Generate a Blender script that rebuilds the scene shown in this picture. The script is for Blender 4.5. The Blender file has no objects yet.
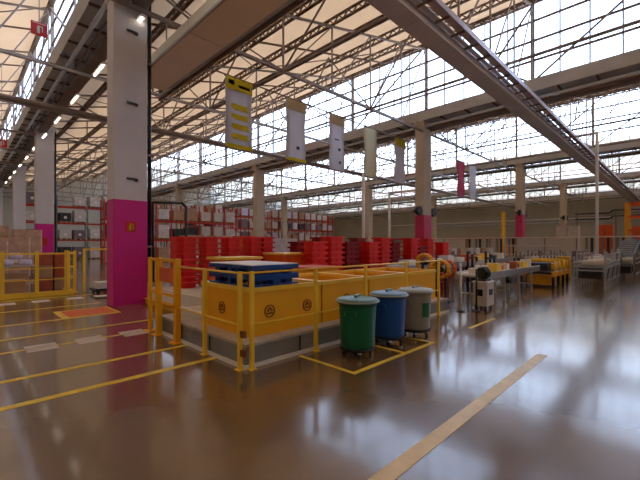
import bpy, bmesh, math, random
from mathutils import Vector, Matrix
random.seed(7)
SC = bpy.context.scene
COL = SC.collection
PI = math.pi

# ------------------------------------------------------------------ camera
cd = bpy.data.cameras.new('camera')
cam = bpy.data.objects.new('camera', cd)
COL.objects.link(cam)
cam.location = (0, 0, 1.6)
cam.rotation_euler = (PI / 2, 0, -PI / 4)
cd.sensor_width = 36
cd.lens = 36 * 365 / 640
cd.shift_y = 4 / 640
cd.clip_start = 0.05
cd.clip_end = 400
SC.camera = cam

# ------------------------------------------------------------------ world
W = bpy.data.worlds.new('sky')
SC.world = W
W.use_nodes = True
nt = W.node_tree
nt.nodes.clear()
wo = nt.nodes.new('ShaderNodeOutputWorld')
bg = nt.nodes.new('ShaderNodeBackground')
tc = nt.nodes.new('ShaderNodeTexCoord')
sep = nt.nodes.new('ShaderNodeSeparateXYZ')
rmp = nt.nodes.new('ShaderNodeValToRGB')
rmp.color_ramp.elements[0].position = 0.0
rmp.color_ramp.elements[0].color = (0.55, 0.55, 0.56, 1)
rmp.color_ramp.elements[1].position = 1.0
rmp.color_ramp.elements[1].color = (0.5, 0.66, 1.0, 1)
e = rmp.color_ramp.elements.new(0.12)
e.color = (0.74, 0.81, 1.0, 1)
e = rmp.color_ramp.elements.new(0.4)
e.color = (0.62, 0.75, 1.0, 1)
bg.inputs['Strength'].default_value = 3.5
nt.links.new(tc.outputs['Generated'], sep.inputs[0])
nt.links.new(sep.outputs['Z'], rmp.inputs[0])
nt.links.new(rmp.outputs[0], bg.inputs[0])
nt.links.new(bg.outputs[0], wo.inputs[0])
# the sun, high behind the sheds; it reaches the translucent roof sheets
sl = bpy.data.lights.new('sun', 'SUN')
sl.energy = 3.9
sl.angle = 0.05
sl.color = (1.0, 0.97, 0.93)
sun = bpy.data.objects.new('sun', sl)
sun.rotation_euler = (math.radians(12), math.radians(-38), 0)
sun.location = (0, 0, 40)
COL.objects.link(sun)

vs = SC.view_settings
vs.view_transform = 'Standard'
vs.look = 'None'
vs.exposure = 0.8
vs.gamma = 1.0
vs.use_curve_mapping = False
SC.display_settings.display_device = 'sRGB'
SC.cycles.max_bounces = 10
SC.cycles.diffuse_bounces = 5
SC.cycles.transparent_max_bounces = 24
SC.cycles.sample_clamp_indirect = 6


# ------------------------------------------------------------------ materials
def lin(c):
    return tuple((v / 255 / 12.92) if v / 255 <= 0.04045 else ((v / 255 + 0.055) / 1.055) ** 2.4 for v in c)


def mat(name, rgb, rough=0.6, metal=0.0, var=0.12, scale=3.0, bump=0.0, emis=0.0, coat=0.0, trans=None, stretch=None):
    m = bpy.data.materials.new(name)
    m.use_nodes = True
    n = m.node_tree
    b = n.nodes['Principled BSDF']
    c = lin(rgb)
    t = n.nodes.new('ShaderNodeTexCoord')
    nz = n.nodes.new('ShaderNodeTexNoise')
    nz.inputs['Scale'].default_value = scale
    nz.inputs['Detail'].default_value = 5
    src = t.outputs['Object']
    if stretch:
        mp = n.nodes.new('ShaderNodeMapping')
        mp.inputs['Scale'].default_value = stretch
        n.links.new(src, mp.inputs[0])
        src = mp.outputs[0]
    n.links.new(src, nz.inputs['Vector'])
    r = n.nodes.new('ShaderNodeValToRGB')
    r.color_ramp.elements[0].position = 0.3
    r.color_ramp.elements[1].position = 0.7
    r.color_ramp.elements[0].color = (*[max(0, v * (1 - var)) for v in c], 1)
    r.color_ramp.elements[1].color = (*[min(1, v * (1 + var)) for v in c], 1)
    n.links.new(nz.outputs['Fac'], r.inputs[0])
    n.links.new(r.outputs[0], b.inputs['Base Color'])
    b.inputs['Roughness'].default_value = rough
    b.inputs['Metallic'].default_value = metal
    b.inputs['Coat Weight'].default_value = coat
    if emis:
        n.links.new(r.outputs[0], b.inputs['Emission Color'])
        b.inputs['Emission Strength'].default_value = emis
    if bump:
        bp = n.nodes.new('ShaderNodeBump')
        bp.inputs['Strength'].default_value = bump
        bp.inputs['Distance'].default_value = 0.02
        n.links.new(nz.outputs['Fac'], bp.inputs['Height'])
        n.links.new(bp.outputs[0], b.inputs['Normal'])
    if trans:
        out = n.nodes['Material Output']
        tr = n.nodes.new('ShaderNodeBsdfTranslucent')
        tr.inputs[0].default_value = (*lin(trans[1]), 1)
        mx = n.nodes.new('ShaderNodeMixShader')
        mx.inputs[0].default_value = trans[0]
        n.links.new(b.outputs[0], mx.inputs[1])
        n.links.new(tr.outputs[0], mx.inputs[2])
        n.links.new(mx.outputs[0], out.inputs[0])
    return m


M = {}
M['roof'] = mat('roof_sheet', (214, 196, 176), 0.7, var=0.07, scale=0.6, trans=(0.34, (240, 220, 194)))
M['steel'] = mat('truss_steel', (140, 126, 118), 0.55, 0.2, var=0.18, scale=2)
M['purlin'] = mat('purlin_steel', (112, 88, 72), 0.6, 0.1, var=0.2, scale=2)
M['mullion'] = mat('mullion_steel', (150, 146, 142), 0.5, 0.2)
M['gutter'] = mat('gutter_steel', (190, 192, 196), 0.6, 0.0, scale=1)
M['ductA'] = mat('beige_duct', (246, 240, 226), 0.6, var=0.05, scale=0.7)
M['ductB'] = mat('grey_duct', (206, 214, 230), 0.55, 0.0, var=0.06, scale=0.7)
M['tray'] = mat('tray_steel', (196, 188, 200), 0.45, 0.2)
M['white_pipe'] = mat('white_pipe', (244, 246, 250), 0.4, var=0.05)
M['conc'] = mat('column_paint', (214, 210, 214), 0.65, var=0.06, scale=1.5)
M['conc2'] = mat('column_concrete', (196, 184, 168), 0.75, var=0.1, scale=1.5)
M['pink'] = mat('pink_paint', (212, 26, 140), 0.45, var=0.06, scale=2)
M['pinkred'] = mat('pink_red_paint', (204, 50, 100), 0.5, var=0.1, scale=2)
M['black'] = mat('black_plastic', (22, 22, 24), 0.45)
M['rubber'] = mat('rubber', (30, 29, 28), 0.8)
M['yellow'] = mat('yellow_paint', (250, 204, 60), 0.4, var=0.08)
M['yellow2'] = mat('yellow_plastic', (242, 172, 8), 0.5, var=0.06, scale=1.5)
M['line'] = mat('yellow_line_paint', (240, 200, 66), 0.4, var=0.25, scale=6)
M['oldline'] = mat('worn_line_paint', (226, 194, 128), 0.35, var=0.12, scale=5)
M['fadedline'] = mat('faded_line_paint', (120, 96, 70), 0.35, var=0.3, scale=7)
M['whiteline'] = mat('white_floor_paint', (214, 204, 196), 0.4, var=0.1, scale=5)
M['orange'] = mat('orange_paint', (224, 92, 20), 0.4, var=0.12, scale=4)
M['plat'] = mat('platform_steel', (140, 136, 132), 0.5, 0.2, var=0.12, scale=3)
M['plattop'] = mat('platform_deck', (186, 174, 160), 0.6, 0.0, var=0.12, scale=4)
M['white'] = mat('white_paint', (226, 222, 216), 0.5, var=0.06)
M['steelw'] = mat('stainless', (196, 192, 188), 0.28, 0.8, var=0.1)
M['roller'] = mat('roller_steel', (214, 206, 196), 0.3, 0.5)
M['maroon'] = mat('dark_red_plastic', (150, 16, 26), 0.5, var=0.15)
M['red'] = mat('red_plastic', (232, 38, 32), 0.45, var=0.12)
M['beamred'] = mat('rack_beam_red', (188, 44, 26), 0.5, var=0.1)
M['bluep'] = mat('blue_plastic', (12, 62, 140), 0.45, var=0.15)
M['green'] = mat('green_bin', (8, 98, 66), 0.4, var=0.06)
M['blue'] = mat('blue_bin', (16, 74, 150), 0.4, var=0.06)
M['grey'] = mat('grey_bin', (150, 146, 134), 0.45, var=0.06)
M['lidg'] = mat('green_lid', (96, 138, 128), 0.35, var=0.08)
M['lidb'] = mat('blue_lid', (104, 146, 166), 0.35, var=0.08)
M['lidw'] = mat('grey_lid', (166, 170, 162), 0.35, var=0.08)
M['wall'] = mat('wall_paint', (182, 180, 168), 0.8, var=0.07, scale=0.3)
M['panel'] = mat('partition_panel', (200, 192, 184), 0.6, var=0.06)
M['uprg'] = mat('rack_upright_grey', (104, 112, 104), 0.5)
M['card'] = mat('cardboard', (176, 142, 112), 0.8, var=0.14)
M['wrap'] = mat('stretch_wrapped_load', (206, 196, 192), 0.4, var=0.18, scale=4)
M['wrap2'] = mat('pale_brown_load', (196, 160, 136), 0.6, var=0.2, scale=4)
M['dark'] = mat('dark_machine', (58, 54, 54), 0.5, 0.3, var=0.2)
M['wood'] = mat('pallet_wood', (168, 128, 86), 0.8, var=0.2, scale=6, stretch=(1, 8, 8))
M['lamp'] = mat('lamp_tube', (255, 246, 226), 0.5, emis=5.0, var=0.01)
M['brown'] = mat('hinge_brown', (130, 70, 20), 0.6)
M['bgrey'] = mat('banner_grey', (222, 222, 230), 0.8, var=0.05, trans=(0.5, (236, 238, 250)))
M['bpale'] = mat('banner_pale', (220, 218, 200), 0.8, var=0.08, trans=(0.5, (236, 234, 214)))
M['byel'] = mat('banner_yellow', (226, 204, 30), 0.8, var=0.12, trans=(0.35, (236, 214, 40)))
M['btan'] = mat('banner_tan', (196, 170, 126), 0.8, var=0.08, trans=(0.35, (220, 190, 140)))
M['bpink'] = mat('banner_pink', (206, 96, 130), 0.8, var=0.1, trans=(0.35, (230, 110, 150)))
M['signred'] = mat('sign_red', (206, 30, 30), 0.5, var=0.05)
M['greenm'] = mat('green_fabric', (60, 92, 60), 0.7)


def glass():
    m = bpy.data.materials.new('glazing')
    m.use_nodes = True
    n = m.node_tree
    n.nodes.clear()
    o = n.nodes.new('ShaderNodeOutputMaterial')
    t = n.nodes.new('ShaderNodeBsdfTransparent')
    t.inputs[0].default_value = (0.93, 0.96, 0.98, 1)
    g = n.nodes.new('ShaderNodeBsdfGlossy')
    g.inputs['Roughness'].default_value = 0.08
    nz = n.nodes.new('ShaderNodeTexNoise')
    nz.inputs['Scale'].default_value = 0.7
    mr = n.nodes.new('ShaderNodeMapRange')
    mr.inputs['To Min'].default_value = 0.03
    mr.inputs['To Max'].default_value = 0.1
    x = n.nodes.new('ShaderNodeMixShader')
    n.links.new(nz.outputs['Fac'], mr.inputs[0])
    n.links.new(mr.outputs[0], x.inputs[0])
    n.links.new(t.outputs[0], x.inputs[1])
    n.links.new(g.outputs[0], x.inputs[2])
    n.links.new(x.outputs[0], o.inputs[0])
    return m


M['glass'] = glass()


def floor_mat():
    m = bpy.data.materials.new('polished_floor')
    m.use_nodes = True
    n = m.node_tree
    b = n.nodes['Principled BSDF']
    t = n.nodes.new('ShaderNodeTexCoord')
    a = n.nodes.new('ShaderNodeTexNoise')
    a.inputs['Scale'].default_value = 0.45
    a.inputs['Detail'].default_value = 6
    r = n.nodes.new('ShaderNodeValToRGB')
    r.color_ramp.elements[0].position = 0.3
    r.color_ramp.elements[0].color = (0.145, 0.078, 0.031, 1)
    r.color_ramp.elements[1].position = 0.72
    r.color_ramp.elements[1].color = (0.205, 0.118, 0.052, 1)
    n.links.new(t.outputs['Object'], a.inputs['Vector'])
    n.links.new(a.outputs['Fac'], r.inputs[0])
    n.links.new(r.outputs[0], b.inputs['Base Color'])
    c = n.nodes.new('ShaderNodeTexNoise')
    c.inputs['Scale'].default_value = 1.6
    c.inputs['Detail'].default_value = 8
    n.links.new(t.outputs['Object'], c.inputs['Vector'])
    mr = n.nodes.new('ShaderNodeMapRange')
    mr.inputs['To Min'].default_value = 0.13
    mr.inputs['To Max'].default_value = 0.3
    n.links.new(c.outputs['Fac'], mr.inputs[0])
    n.links.new(mr.outputs[0], b.inputs['Roughness'])
    d = n.nodes.new('ShaderNodeTexNoise')
    d.inputs['Scale'].default_value = 2.2
    d.inputs['Detail'].default_value = 3
    n.links.new(t.outputs['Object'], d.inputs['Vector'])
    bp = n.nodes.new('ShaderNodeBump')
    bp.inputs['Strength'].default_value = 0.12
    bp.inputs['Distance'].default_value = 0.02
    n.links.new(d.outputs['Fac'], bp.inputs['Height'])
    n.links.new(bp.outputs[0], b.inputs['Normal'])
    b.inputs['IOR'].default_value = 1.5
    b.inputs['Coat Weight'].default_value = 0.65
    b.inputs['Coat IOR'].default_value = 1.5
    b.inputs['Coat Roughness'].default_value = 0.1
    return m


M['floor'] = floor_mat()


# ------------------------------------------------------------------ mesh helpers
class MB:
    """collects shapes into one mesh"""

    def __init__(s):
        s.v, s.f, s.sm = [], [], []

    def box(s, x0, x1, y0, y1, z0, z1):
        i = len(s.v)
        s.v += [(x0, y0, z0), (x1, y0, z0), (x1, y1, z0), (x0, y1, z0), (x0, y0, z1), (x1, y0, z1), (x1, y1, z1), (x0, y1, z1)]
        for q in ((0, 3, 2, 1), (4, 5, 6, 7), (0, 1, 5, 4), (1, 2, 6, 5), (2, 3, 7, 6), (3, 0, 4, 7)):
            s.f.append(tuple(i + k for k in q))
            s.sm.append(False)
        return s

    def cbox(s, x0, x1, y0, y1, z0, z1, c=0.02):
        """box with its four vertical edges chamfered"""
        p = [(x0 + c, y0), (x1 - c, y0), (x1, y0 + c), (x1, y1 - c), (x1 - c, y1), (x0 + c, y1), (x0, y1 - c), (x0, y0 + c)]
        return s.prism(p, z0, z1)

    def prism(s, p, z0, z1):
        i, n = len(s.v), len(p)
        s.v += [(x, y, z0) for x, y in p] + [(x, y, z1) for x, y in p]
        s.f.append(tuple(i + k for k in reversed(range(n))))
        s.f.append(tuple(i + n + k for k in range(n)))
        s.sm += [False, False]
        for k in range(n):
            s.f.append((i + k, i + (k + 1) % n, i + n + (k + 1) % n, i + n + k))
            s.sm.append(False)
        return s

    def extr(s, poly, axis, a, b):
        """polygon in the two other axes, extruded along axis from a to b"""
        i, n = len(s.v), len(poly)
        for t in (a, b):
            for u, w in poly:
                s.v.append({'x': (t, u, w), 'y': (u, t, w), 'z': (u, w, t)}[axis])
        s.f.append(tuple(i + k for k in range(n)))
        s.f.append(tuple(i + n + k for k in reversed(range(n))))
        s.sm += [False, False]
        for k in range(n):
            s.f.append((i + k, i + n + k, i + n + (k + 1) % n, i + (k + 1) % n))
            s.sm.append(False)
        return s

    def bar(s, p, q, w, h=None, n=4):
        p, q = Vector(p), Vector(q)
        h = h or w
        d = (q - p).normalized()
        u = d.cross(Vector((0, 0, 1)))
        if u.length < 1e-3:
            u = Vector((1, 0, 0))
        u.normalize()
        t = u.cross(d).normalized()
        i = len(s.v)
        for c in (p, q):
            for k in range(n):
                a = 2 * PI * (k + 0.5) / n
                g = 1.41421 if n == 4 else 1
                s.v.append(tuple(c + u * math.cos(a) * w / 2 * g + t * math.sin(a) * h / 2 * g))
        s.f.append(tuple(i + k for k in range(n)))
        s.f.append(tuple(i + n + k for k in reversed(range(n))))
        s.sm += [False, False]
        for k in range(n):
            s.f.append((i + k, i + n + k, i + n + (k + 1) % n, i + (k + 1) % n))
            s.sm.append(n > 4)
        return s

    def tube(s, pts, r, n=8):
        for a, b in zip(pts[:-1], pts[1:]):
            s.bar(a, b, 2 * r, 2 * r, n)
        for c in pts[1:-1]:
            s.lathe([(0.001, -r), (r * .8, -r * .6), (r, 0), (r * .8, r * .6), (0.001, r)], c, n)
        return s

    def lathe(s, prof, c=(0, 0, 0), n=16, smooth=True):
        i, m = len(s.v), len(prof)
        for r, z in prof:
            for k in range(n):
                a = 2 * PI * k / n
                s.v.append((c[0] + r * math.cos(a), c[1] + r * math.sin(a), c[2] + z))
        for j in range(m - 1):
            for k in range(n):
                s.f.append((i + j * n + k, i + j * n + (k + 1) % n, i + (j + 1) * n + (k + 1) % n, i + (j + 1) * n + k))
                s.sm.append(smooth)
        s.f.append(tuple(i + k for k in reversed(range(n))))
        s.f.append(tuple(i + (m - 1) * n + k for k in range(n)))
        s.sm += [False, False]
        return s

    def mesh(s, name, m):
        me = bpy.data.meshes.new(name)
        me.from_pydata(s.v, [], s.f)
        me.polygons.foreach_set('use_smooth', s.sm)
        me.materials.append(m)
        me.update()
        return me

    def build(s, name, m, parent=None, loc=(0, 0, 0)):
        o = bpy.data.objects.new(name, s.mesh(name, m))
        o.location = loc
        o.parent = parent
        COL.objects.link(o)
        return o


def tag(o, label=None, cat=None, group=None, kind=None):
    if label: o['label'] = label
    if cat: o['category'] = cat
    if group: o['group'] = group
    if kind: o['kind'] = kind
    return o


def thing(name, label, cat, loc=(0, 0, 0), rz=0.0, group=None):
    o = bpy.data.objects.new(name, None)
    o.location = loc
    o.rotation_euler = (0, 0, rz)
    o.empty_display_size = 0.2
    COL.objects.link(o)
    return tag(o, label, cat, group)


def struct(name, mb, m):
    return tag(mb.build(name, m), kind='structure')


ORD = ['first', 'second', 'third', 'fourth', 'fifth', 'sixth', 'seventh', 'eighth', 'ninth', 'tenth', 'eleventh', 'twelfth', 'thirteenth', 'fourteenth', 'fifteenth', 'sixteenth', 'seventeenth', 'eighteenth', 'nineteenth', 'twentieth']


def copy_tree(o, parent=None):
    c = o.copy()
    COL.objects.link(c)
    c.parent = parent
    for ch in o.children:
        copy_tree(ch, c)
    return c


def dup(o, loc, rz=None, label=None, group=None, scale=None):
    c = copy_tree(o)
    c.location = loc
    if rz is not None: c.rotation_euler = (0, 0, rz)
    if label: c['label'] = label
    if group: c['group'] = group
    if scale: c.scale = scale
    return c


UNIT = {}


def member(name, p, q, w, m, parent, h=None, n=4):
    """a straight bar as its own object, sharing one unit mesh per material"""
    key = (m.name, n)
    if key not in UNIT:
        UNIT[key] = MB().bar((0, 0, -0.5), (0, 0, 0.5), 1, 1, n).mesh('bar_mesh', m)
    p, q = Vector(p), Vector(q)
    d = q - p
    L = d.length
    z = d.normalized()
    x = z.cross(Vector((0, 0, 1)))
    if x.length < 1e-3:
        x = Vector((1, 0, 0))
    x.normalize()
    y = z.cross(x)
    R = Matrix((x, y, z)).transposed().to_4x4()
    o = bpy.data.objects.new(name, UNIT[key])
    o.parent = parent
    o.matrix_local = Matrix.Translation((p + q) / 2) @ R @ Matrix.Diagonal((w, h or w, L, 1))
    COL.objects.link(o)
    return o


BOXM = {}


def block(name, x0, x1, y0, y1, z0, z1, m, parent):
    """a box part that shares mesh data when its size repeats"""
    k = (round(x1 - x0, 4), round(y1 - y0, 4), round(z1 - z0, 4), m.name)
    if k not in BOXM:
        a, b, c = (x1 - x0) / 2, (y1 - y0) / 2, (z1 - z0) / 2
        BOXM[k] = MB().box(-a, a, -b, b, -c, c).mesh(name, m)
    o = bpy.data.objects.new(name, BOXM[k])
    o.location = ((x0 + x1) / 2, (y0 + y1) / 2, (z0 + z1) / 2)
    o.parent = parent
    COL.objects.link(o)
    return o


# ------------------------------------------------------------------ the shed: grid of the saw-tooth roof
GX = [3.2, 18.6, 34.0, 49.5, 65.0]      # gutter lines (along Y)
ZG, ZR = 8.9, 12.8                      # gutter level and ridge level
Y0, Y1 = -27.2, 63.5
X0, X1 = -27.6, 68.5
XT = -12.2
TY = [4.9 + 5.3 * k for k in range(-6, 12)]   # truss lines (along X)
ZC = 7.8                                # bottom chord of the trusses

fl = MB().box(X0, X1, Y0, Y1, -0.15, 0.0)
floor = struct('floor', fl, M['floor'])
T = 0.25
struct('wall_east', MB().box(X1, X1 + T, Y0 - T, Y1 + T, -0.15, 14.5), M['wall'])
struct('wall_west', MB().box(X0 - T, X0, Y0 - T, Y1 + T, -0.15, 13.5), M['wall'])
struct('wall_north', MB().box(X0, X1, Y1, Y1 + T, -0.15, 14.5), M['wall'])
struct('wall_south', MB().box(X0, X1, Y0 - T, Y0, -0.15, 14.5), M['wall'])

# roof slopes with lattice purlins
bays = [(XT, GX[0])] + [(GX[i], GX[i + 1]) for i in range(4)] + [(GX[4], X1)]


ALLB = [(X0, XT)] + bays


def roofz(x):
    for a, b in ALLB:
        if a <= x <= b:
            aa = b - 15.4 if a == X0 else a
            return ZG + (x - aa) * (ZR - ZG) / 15.4
    return ZG


for a, b in ALLB:
    sl_ = (ZR - ZG) / 15.4
    aa = b - 15.4 if a == X0 else a
    bend = ZG + (b - aa) * sl_
    mb = MB()
    # corrugated sheets: shallow ribs running down the slope
    z0, z1 = ZG + (a - aa) * sl_, bend
    i = 0
    mb.extr([(a, z0), (b, z1), (b, z1 + .06), (a, z0 + .06)], 'y', Y0, Y1)
    ce = struct('ceiling', mb, M['roof'])
    n = max(1, round((b - a) / 1.925))
    pm = MB()
    L = Y1 - Y0 - 0.1
    pm.box(-.05, .05, 0, L, -.06, 0)
    pm.box(-.06, .06, 0, L, -.32, -.26)
    k = 0
    y = 0.0
    while y < L - .5:
        pm.bar((0, y, -.05), (0, y + .25, -.27), .045)
        pm.bar((0, y + .25, -.27), (0, y + .5, -.05), .045)
        y += .5
    me = pm.mesh('purlin', M['purlin'])
    for j in range(n + 1):
        x = a + (b - a) * j / n
        if j == 0: x += .25
        if j == n: x -= .12
        p = bpy.data.objects.new('purlin', me)
        p.location = (x, Y0 + .05, z0 + (x - a) * sl_ - .01)
        p.parent = ce
        COL.objects.link(p)

# thin rafters and flat bracing right under the roof sheets
for bi, (a, b) in enumerate(ALLB):
    ce = bpy.data.objects['ceiling' if bi == 0 else 'ceiling.%03d' % bi]
    if bi == 0 or bi == 6: continue
    for k, ty in enumerate(TY):
        if ty < -8 or ty > 60: continue
        za, zb_ = roofz(a + .3) - .2, roofz(b - .2) - .2
        member('rafter', (a + .3, ty + 2.65, za), (b - .2, ty + 2.65, zb_), .07, M['purlin'], ce)
        if k % 2 and ty < 50:
            xm = (a + b) / 2
            member('flat_brace', (a + .3, ty, za - .05), (xm, ty + 5.3, roofz(xm) - .3), .04, M['steel'], ce)
            member('flat_brace', (xm, ty + 5.3, roofz(xm) - .3), (b - .2, ty, zb_ - .05), .04, M['steel'], ce)

# vertical glazing over each gutter
for wi, gx in enumerate(GX + [XT]):
    fr = MB()
    zt, zb = ZR - .05, ZG + .02
    fr.box(gx - .05, gx + .05, Y0, Y1, zt - .12, zt)
    fr.box(gx - .06, gx + .06, Y0, Y1, zb, zb + .12)
    wn = struct('window_%d' % (wi + 1), fr, M['mullion'])
    rows = 4
    hs = (zt - .12 - zb - .12) / rows
    fine = wi in (1, 2)
    pw = 5.3 / 5 if fine else 5.3
    yb = [TY[0]]
    ys = TY[0]
    for j in range(1, rows):
        z = zb + .12 + hs * j
        member('glazing_bar', (gx, Y0, z), (gx, Y1, z), .06, M['purlin'], wn, .09)
    for t in TY:
        if Y0 < t < Y1:
            member('mullion', (gx, t, zb), (gx, t, zt), .14, M['steel'], wn)
    y = TY[0]
    while y < Y1 - .1:
        y2 = min(y + pw, Y1)
        for j in range(rows):
            z = zb + .12 + hs * j
            block('pane', gx + .055, gx + .067, y + .02, y2 - .02, z + .02, z + hs - .02, M['glass'], wn)
        if fine and y > TY[0]:
            member('thin_mullion', (gx, y, zb), (gx, y, zt), .055, M['mullion'], wn)
        y = y2
    # crossed wind bracing in the plane of the glass
    for k in range(len(TY) - 1):
        y, y2 = TY[k], TY[k + 1]
        if y2 > Y1: break
        if k % 2 == 0:
            member('wind_brace', (gx - .12, y, ZG), (gx - .12, y2, ZR - .2), .07, M['steel'], wn)
        else:
            member('wind_brace', (gx - .12, y, ZR - .2), (gx - .12, y2, ZG), .07, M['steel'], wn)

# gutter girders
gname = ['above the row of tall white columns on the west side', 'on the column with a pink-red base beyond the banners',
         'on the second line of columns beyond the banners', 'on the column with the round red sign', 'nearest the far grey wall', 'behind the camera over the rearmost aisle']
for gi, gx in enumerate(GX + [XT]):
    t = thing('gutter_girder', 'long grey gutter girder ' + gname[gi], 'girder', (gx, 0, 0))
    MB().extr([(-.55, 8.35), (.55, 8.35), (.6, 8.88), (.5, 8.88), (.46, 8.45), (-.46, 8.45), (-.5, 8.88), (-.6, 8.88)], 'y', Y0, Y1).build('channel', M['gutter'], t)
    y = Y0 + .5
    while y < Y1:
        block('soffit_rib', -.57, .57, y, y + .06, 8.28, 8.35, M['purlin'], t)
        y += 1.325
    MB().box(.12, .5, Y0, Y1, 7.98, 8.02).box(.12, .14, Y0, Y1, 8.02, 8.12).box(.48, .5, Y0, Y1, 8.02, 8.12).build('cable_tray', M['steel'], t)
    MB().tube([(-.3, Y0, 8.1), (-.3, Y1, 8.1)], .06).build('pipe', M['gutter'], t)
    MB().tube([(-.1, Y0, 8.02), (-.1, Y1, 8.02)], .035).build('pipe', M['purlin'], t)
    hm = None
    for ty in TY:
        if Y0 < ty < Y1 - .5:
            if hm is None:
                hm = MB().box(-.32, -.28, 0, .04, 7.97, 8.36).box(.3, .33, 0, .04, 7.97, 8.36).box(-.42, .52, 0, .04, 7.93, 7.97).mesh('hanger', M['steel'])
            o = bpy.data.objects.new('hanger', hm)
            o.location = (0, ty + .3, 0)
            o.parent = t
            COL.objects.link(o)

# roof trusses, one line per 5.3 m, every member its own part
tn = ['behind the photographer', 'behind the photographer over the rear aisle', 'behind the photographer near the south end', 'first ahead overhead, over the railed platform',
      'second ahead, over the pink-based column', 'third ahead, just beyond the hanging banners', 'fourth ahead, between the two pink-based columns', 'fifth ahead, short of the second pink-based column',
      'sixth ahead, at the second pink-based column', 'seventh ahead, beyond the second pink-based column', 'eighth ahead, before the pallet racks', 'ninth ahead, just in front of the pallet racks',
      'tenth ahead, over the pallet racks', 'eleventh ahead, behind the pallet racks', 'twelfth ahead, next to the north wall']
for ti, ty in enumerate(TY):
    if not (Y0 + .3 < ty < Y1 - .2): continue
    if ty < -7: continue
    t = thing('roof_truss', 'slender brown steel roof truss line ' + tn[ti - 3], 'truss', (0, ty, 0), group='roof truss lines')
    bc = MB().bar((XT, 0, ZC), (X1, 0, ZC), .09, .11)
    bc.build('bottom_chord', M['steel'], t)
    for bi, (a, b) in enumerate(bays[:5]):
        np_ = 6
        pts = []
        for k in range(np_ + 1):
            x = a + (b - a) * k / np_
            pts.append((x, min(roofz(x - .001 if k else x + .001), ZR) - .36))
        pts[0] = (a + .35, roofz(a + .36) - .36)
        pts[-1] = (b - .15, roofz(b - .15) - .36)
        member('top_chord', (pts[0][0], 0, pts[0][1]), (pts[-1][0], 0, pts[-1][1]), .08, M['steel'], t)
        far = ty > 45
        for k in range(1, np_ + 1):
            x, z = pts[k]
            if k < np_ or True:
                member('vertical', (x, 0, ZC), (x, 0, z), .055, M['steel'], t)
            x_, z_ = pts[k - 1]
            if k % 2:
                member('diagonal', (x_, 0, ZC if k > 1 else z_), (x, 0, z if k > 1 else ZC), .045, M['steel'], t)
            else:
                member('diagonal', (x_, 0, ZC), (x, 0, z), .045, M['steel'], t)

# lattice bridging that runs along the trusses' lower chords
for bi, (a, b) in enumerate(bays[:5]):
    for fi, f in enumerate((1 / 3, 2 / 3)):
        x = a + (b - a) * f
        zt = roofz(x) - .4
        t = thing('longitudinal_brace', 'zigzag longitudinal roof bracing %s of roof bay %s' % (('low side', 'high side')[fi],
                  ('over the western aisle', 'over the platform and banners', 'beyond the first banners', 'over the far machines', 'next to the far grey wall')[bi]), 'bracing', (x, 0, 0))
        MB().bar((0, Y0, ZC), (0, Y1, ZC), .07, .08).build('tie_bar', M['steel'], t)
        for k in range(len(TY) - 1):
            y, y2 = TY[k], TY[k + 1]
            if y2 > Y1 or y < Y0: continue
            ym = (y + y2) / 2
            member('diagonal', (0, y, ZC), (0, ym, zt), .05, M['steel'], t)
            member('diagonal', (0, ym, zt), (0, y2, ZC), .05, M['steel'], t)

# ------------------------------------------------------------------ columns
def column(x, y, label, pink=None, pm='pink', w=.84, d=.55, m='conc', conduit=False):
    t = thing('column', label, 'column', (x, y, 0))
    a, b = w / 2, d / 2
    MB().cbox(-a, a, -b, b, 0, 8.0, .02).build('shaft', M[m], t)
    cap = MB().extr([(-a - .02, 8.0), (a + .02, 8.0), (.56, 8.35), (-.56, 8.35)], 'y', -b - .02, b + .02)
    cap.build('capital', M[m], t)
    if pink:
        MB().cbox(-a - .006, a + .006, -b - .006, b + .006, 0.0, pink, .02).build('painted_base', M[pm], t)
    return t


c1 = column(3.29, 10.64, 'tall pale column with a bright pink base beside the railed platform', 2.76, conduit=True)
for z in (2.75 + .55, 5.3, 7.2):
    MB().box(-.1, .14, -.31, -.275, z, z + .05).box(.1, .17, -.325, -.275, z - .03, z + .03).build('clip', M['dark'], c1)
MB().tube([(.5, -.2, .55), (.5, -.2, 8.2)], .05).build('conduit', M['black'], c1)
for z in (1.5, 4.0, 6.5):
    MB().box(.42, .56, -.26, -.14, z, z + .06).build('conduit_clamp', M['steel'], c1)
sg = MB().box(-.12, .12, -.297, -.282, 1.92, 2.2).build('sign', M['signred'], c1)
# extinguisher pictogram
MB().box(-.055, .0, -.301, -.297, 1.96, 2.1).box(-.04, -.015, -.301, -.297, 2.1, 2.14).box(-.015, .03, -.301, -.297, 2.12, 2.14).box(.03, .06, -.301, -.297, 1.98, 2.12).build('pictogram', M['byel'], sg)
c = column(3.66, 26.3, 'second tall pale column with a pink base, standing beyond the yellow safety fence', 2.76)
MB().tube([(.5, -.2, .05), (.5, -.2, 8.2)], .05).build('conduit', M['black'], c)
MB().box(-.12, .12, -.297, -.282, 1.5, 1.95).build('sign', M['signred'], c)
column(3.95, 41.0, 'third pale column of the row, behind the tan pallet loads', 2.0)
column(3.6, 57.9, 'fourth and farthest pale column of the row at the shed edge', None)
column(3.22, -5.1, 'pale column with pink base behind the photographer', 2.76)
column(18.6, 10.4, 'grey-brown column with pink-red base standing behind the last red crate stacks', 3.2, 'pinkred', m='conc2')
column(18.6, 26.1, 'plain grey-brown column rising in front of the orange pallet racks', None, m='conc2')
column(18.6, 41.8, 'plain grey-brown column among the orange pallet racks', None, m='conc2')
column(34.0, 9.9, 'grey-brown column with a pink-red base beside the yellow lift mast', 4.1, 'pinkred', m='conc2')
column(34.0, 26.0, 'grey-brown column beside the tall white elbow pipe', None, m='conc2')
column(34.0, 41.4, 'slim far grey-brown column in front of the right end of the racks', None, m='conc2')
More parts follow.
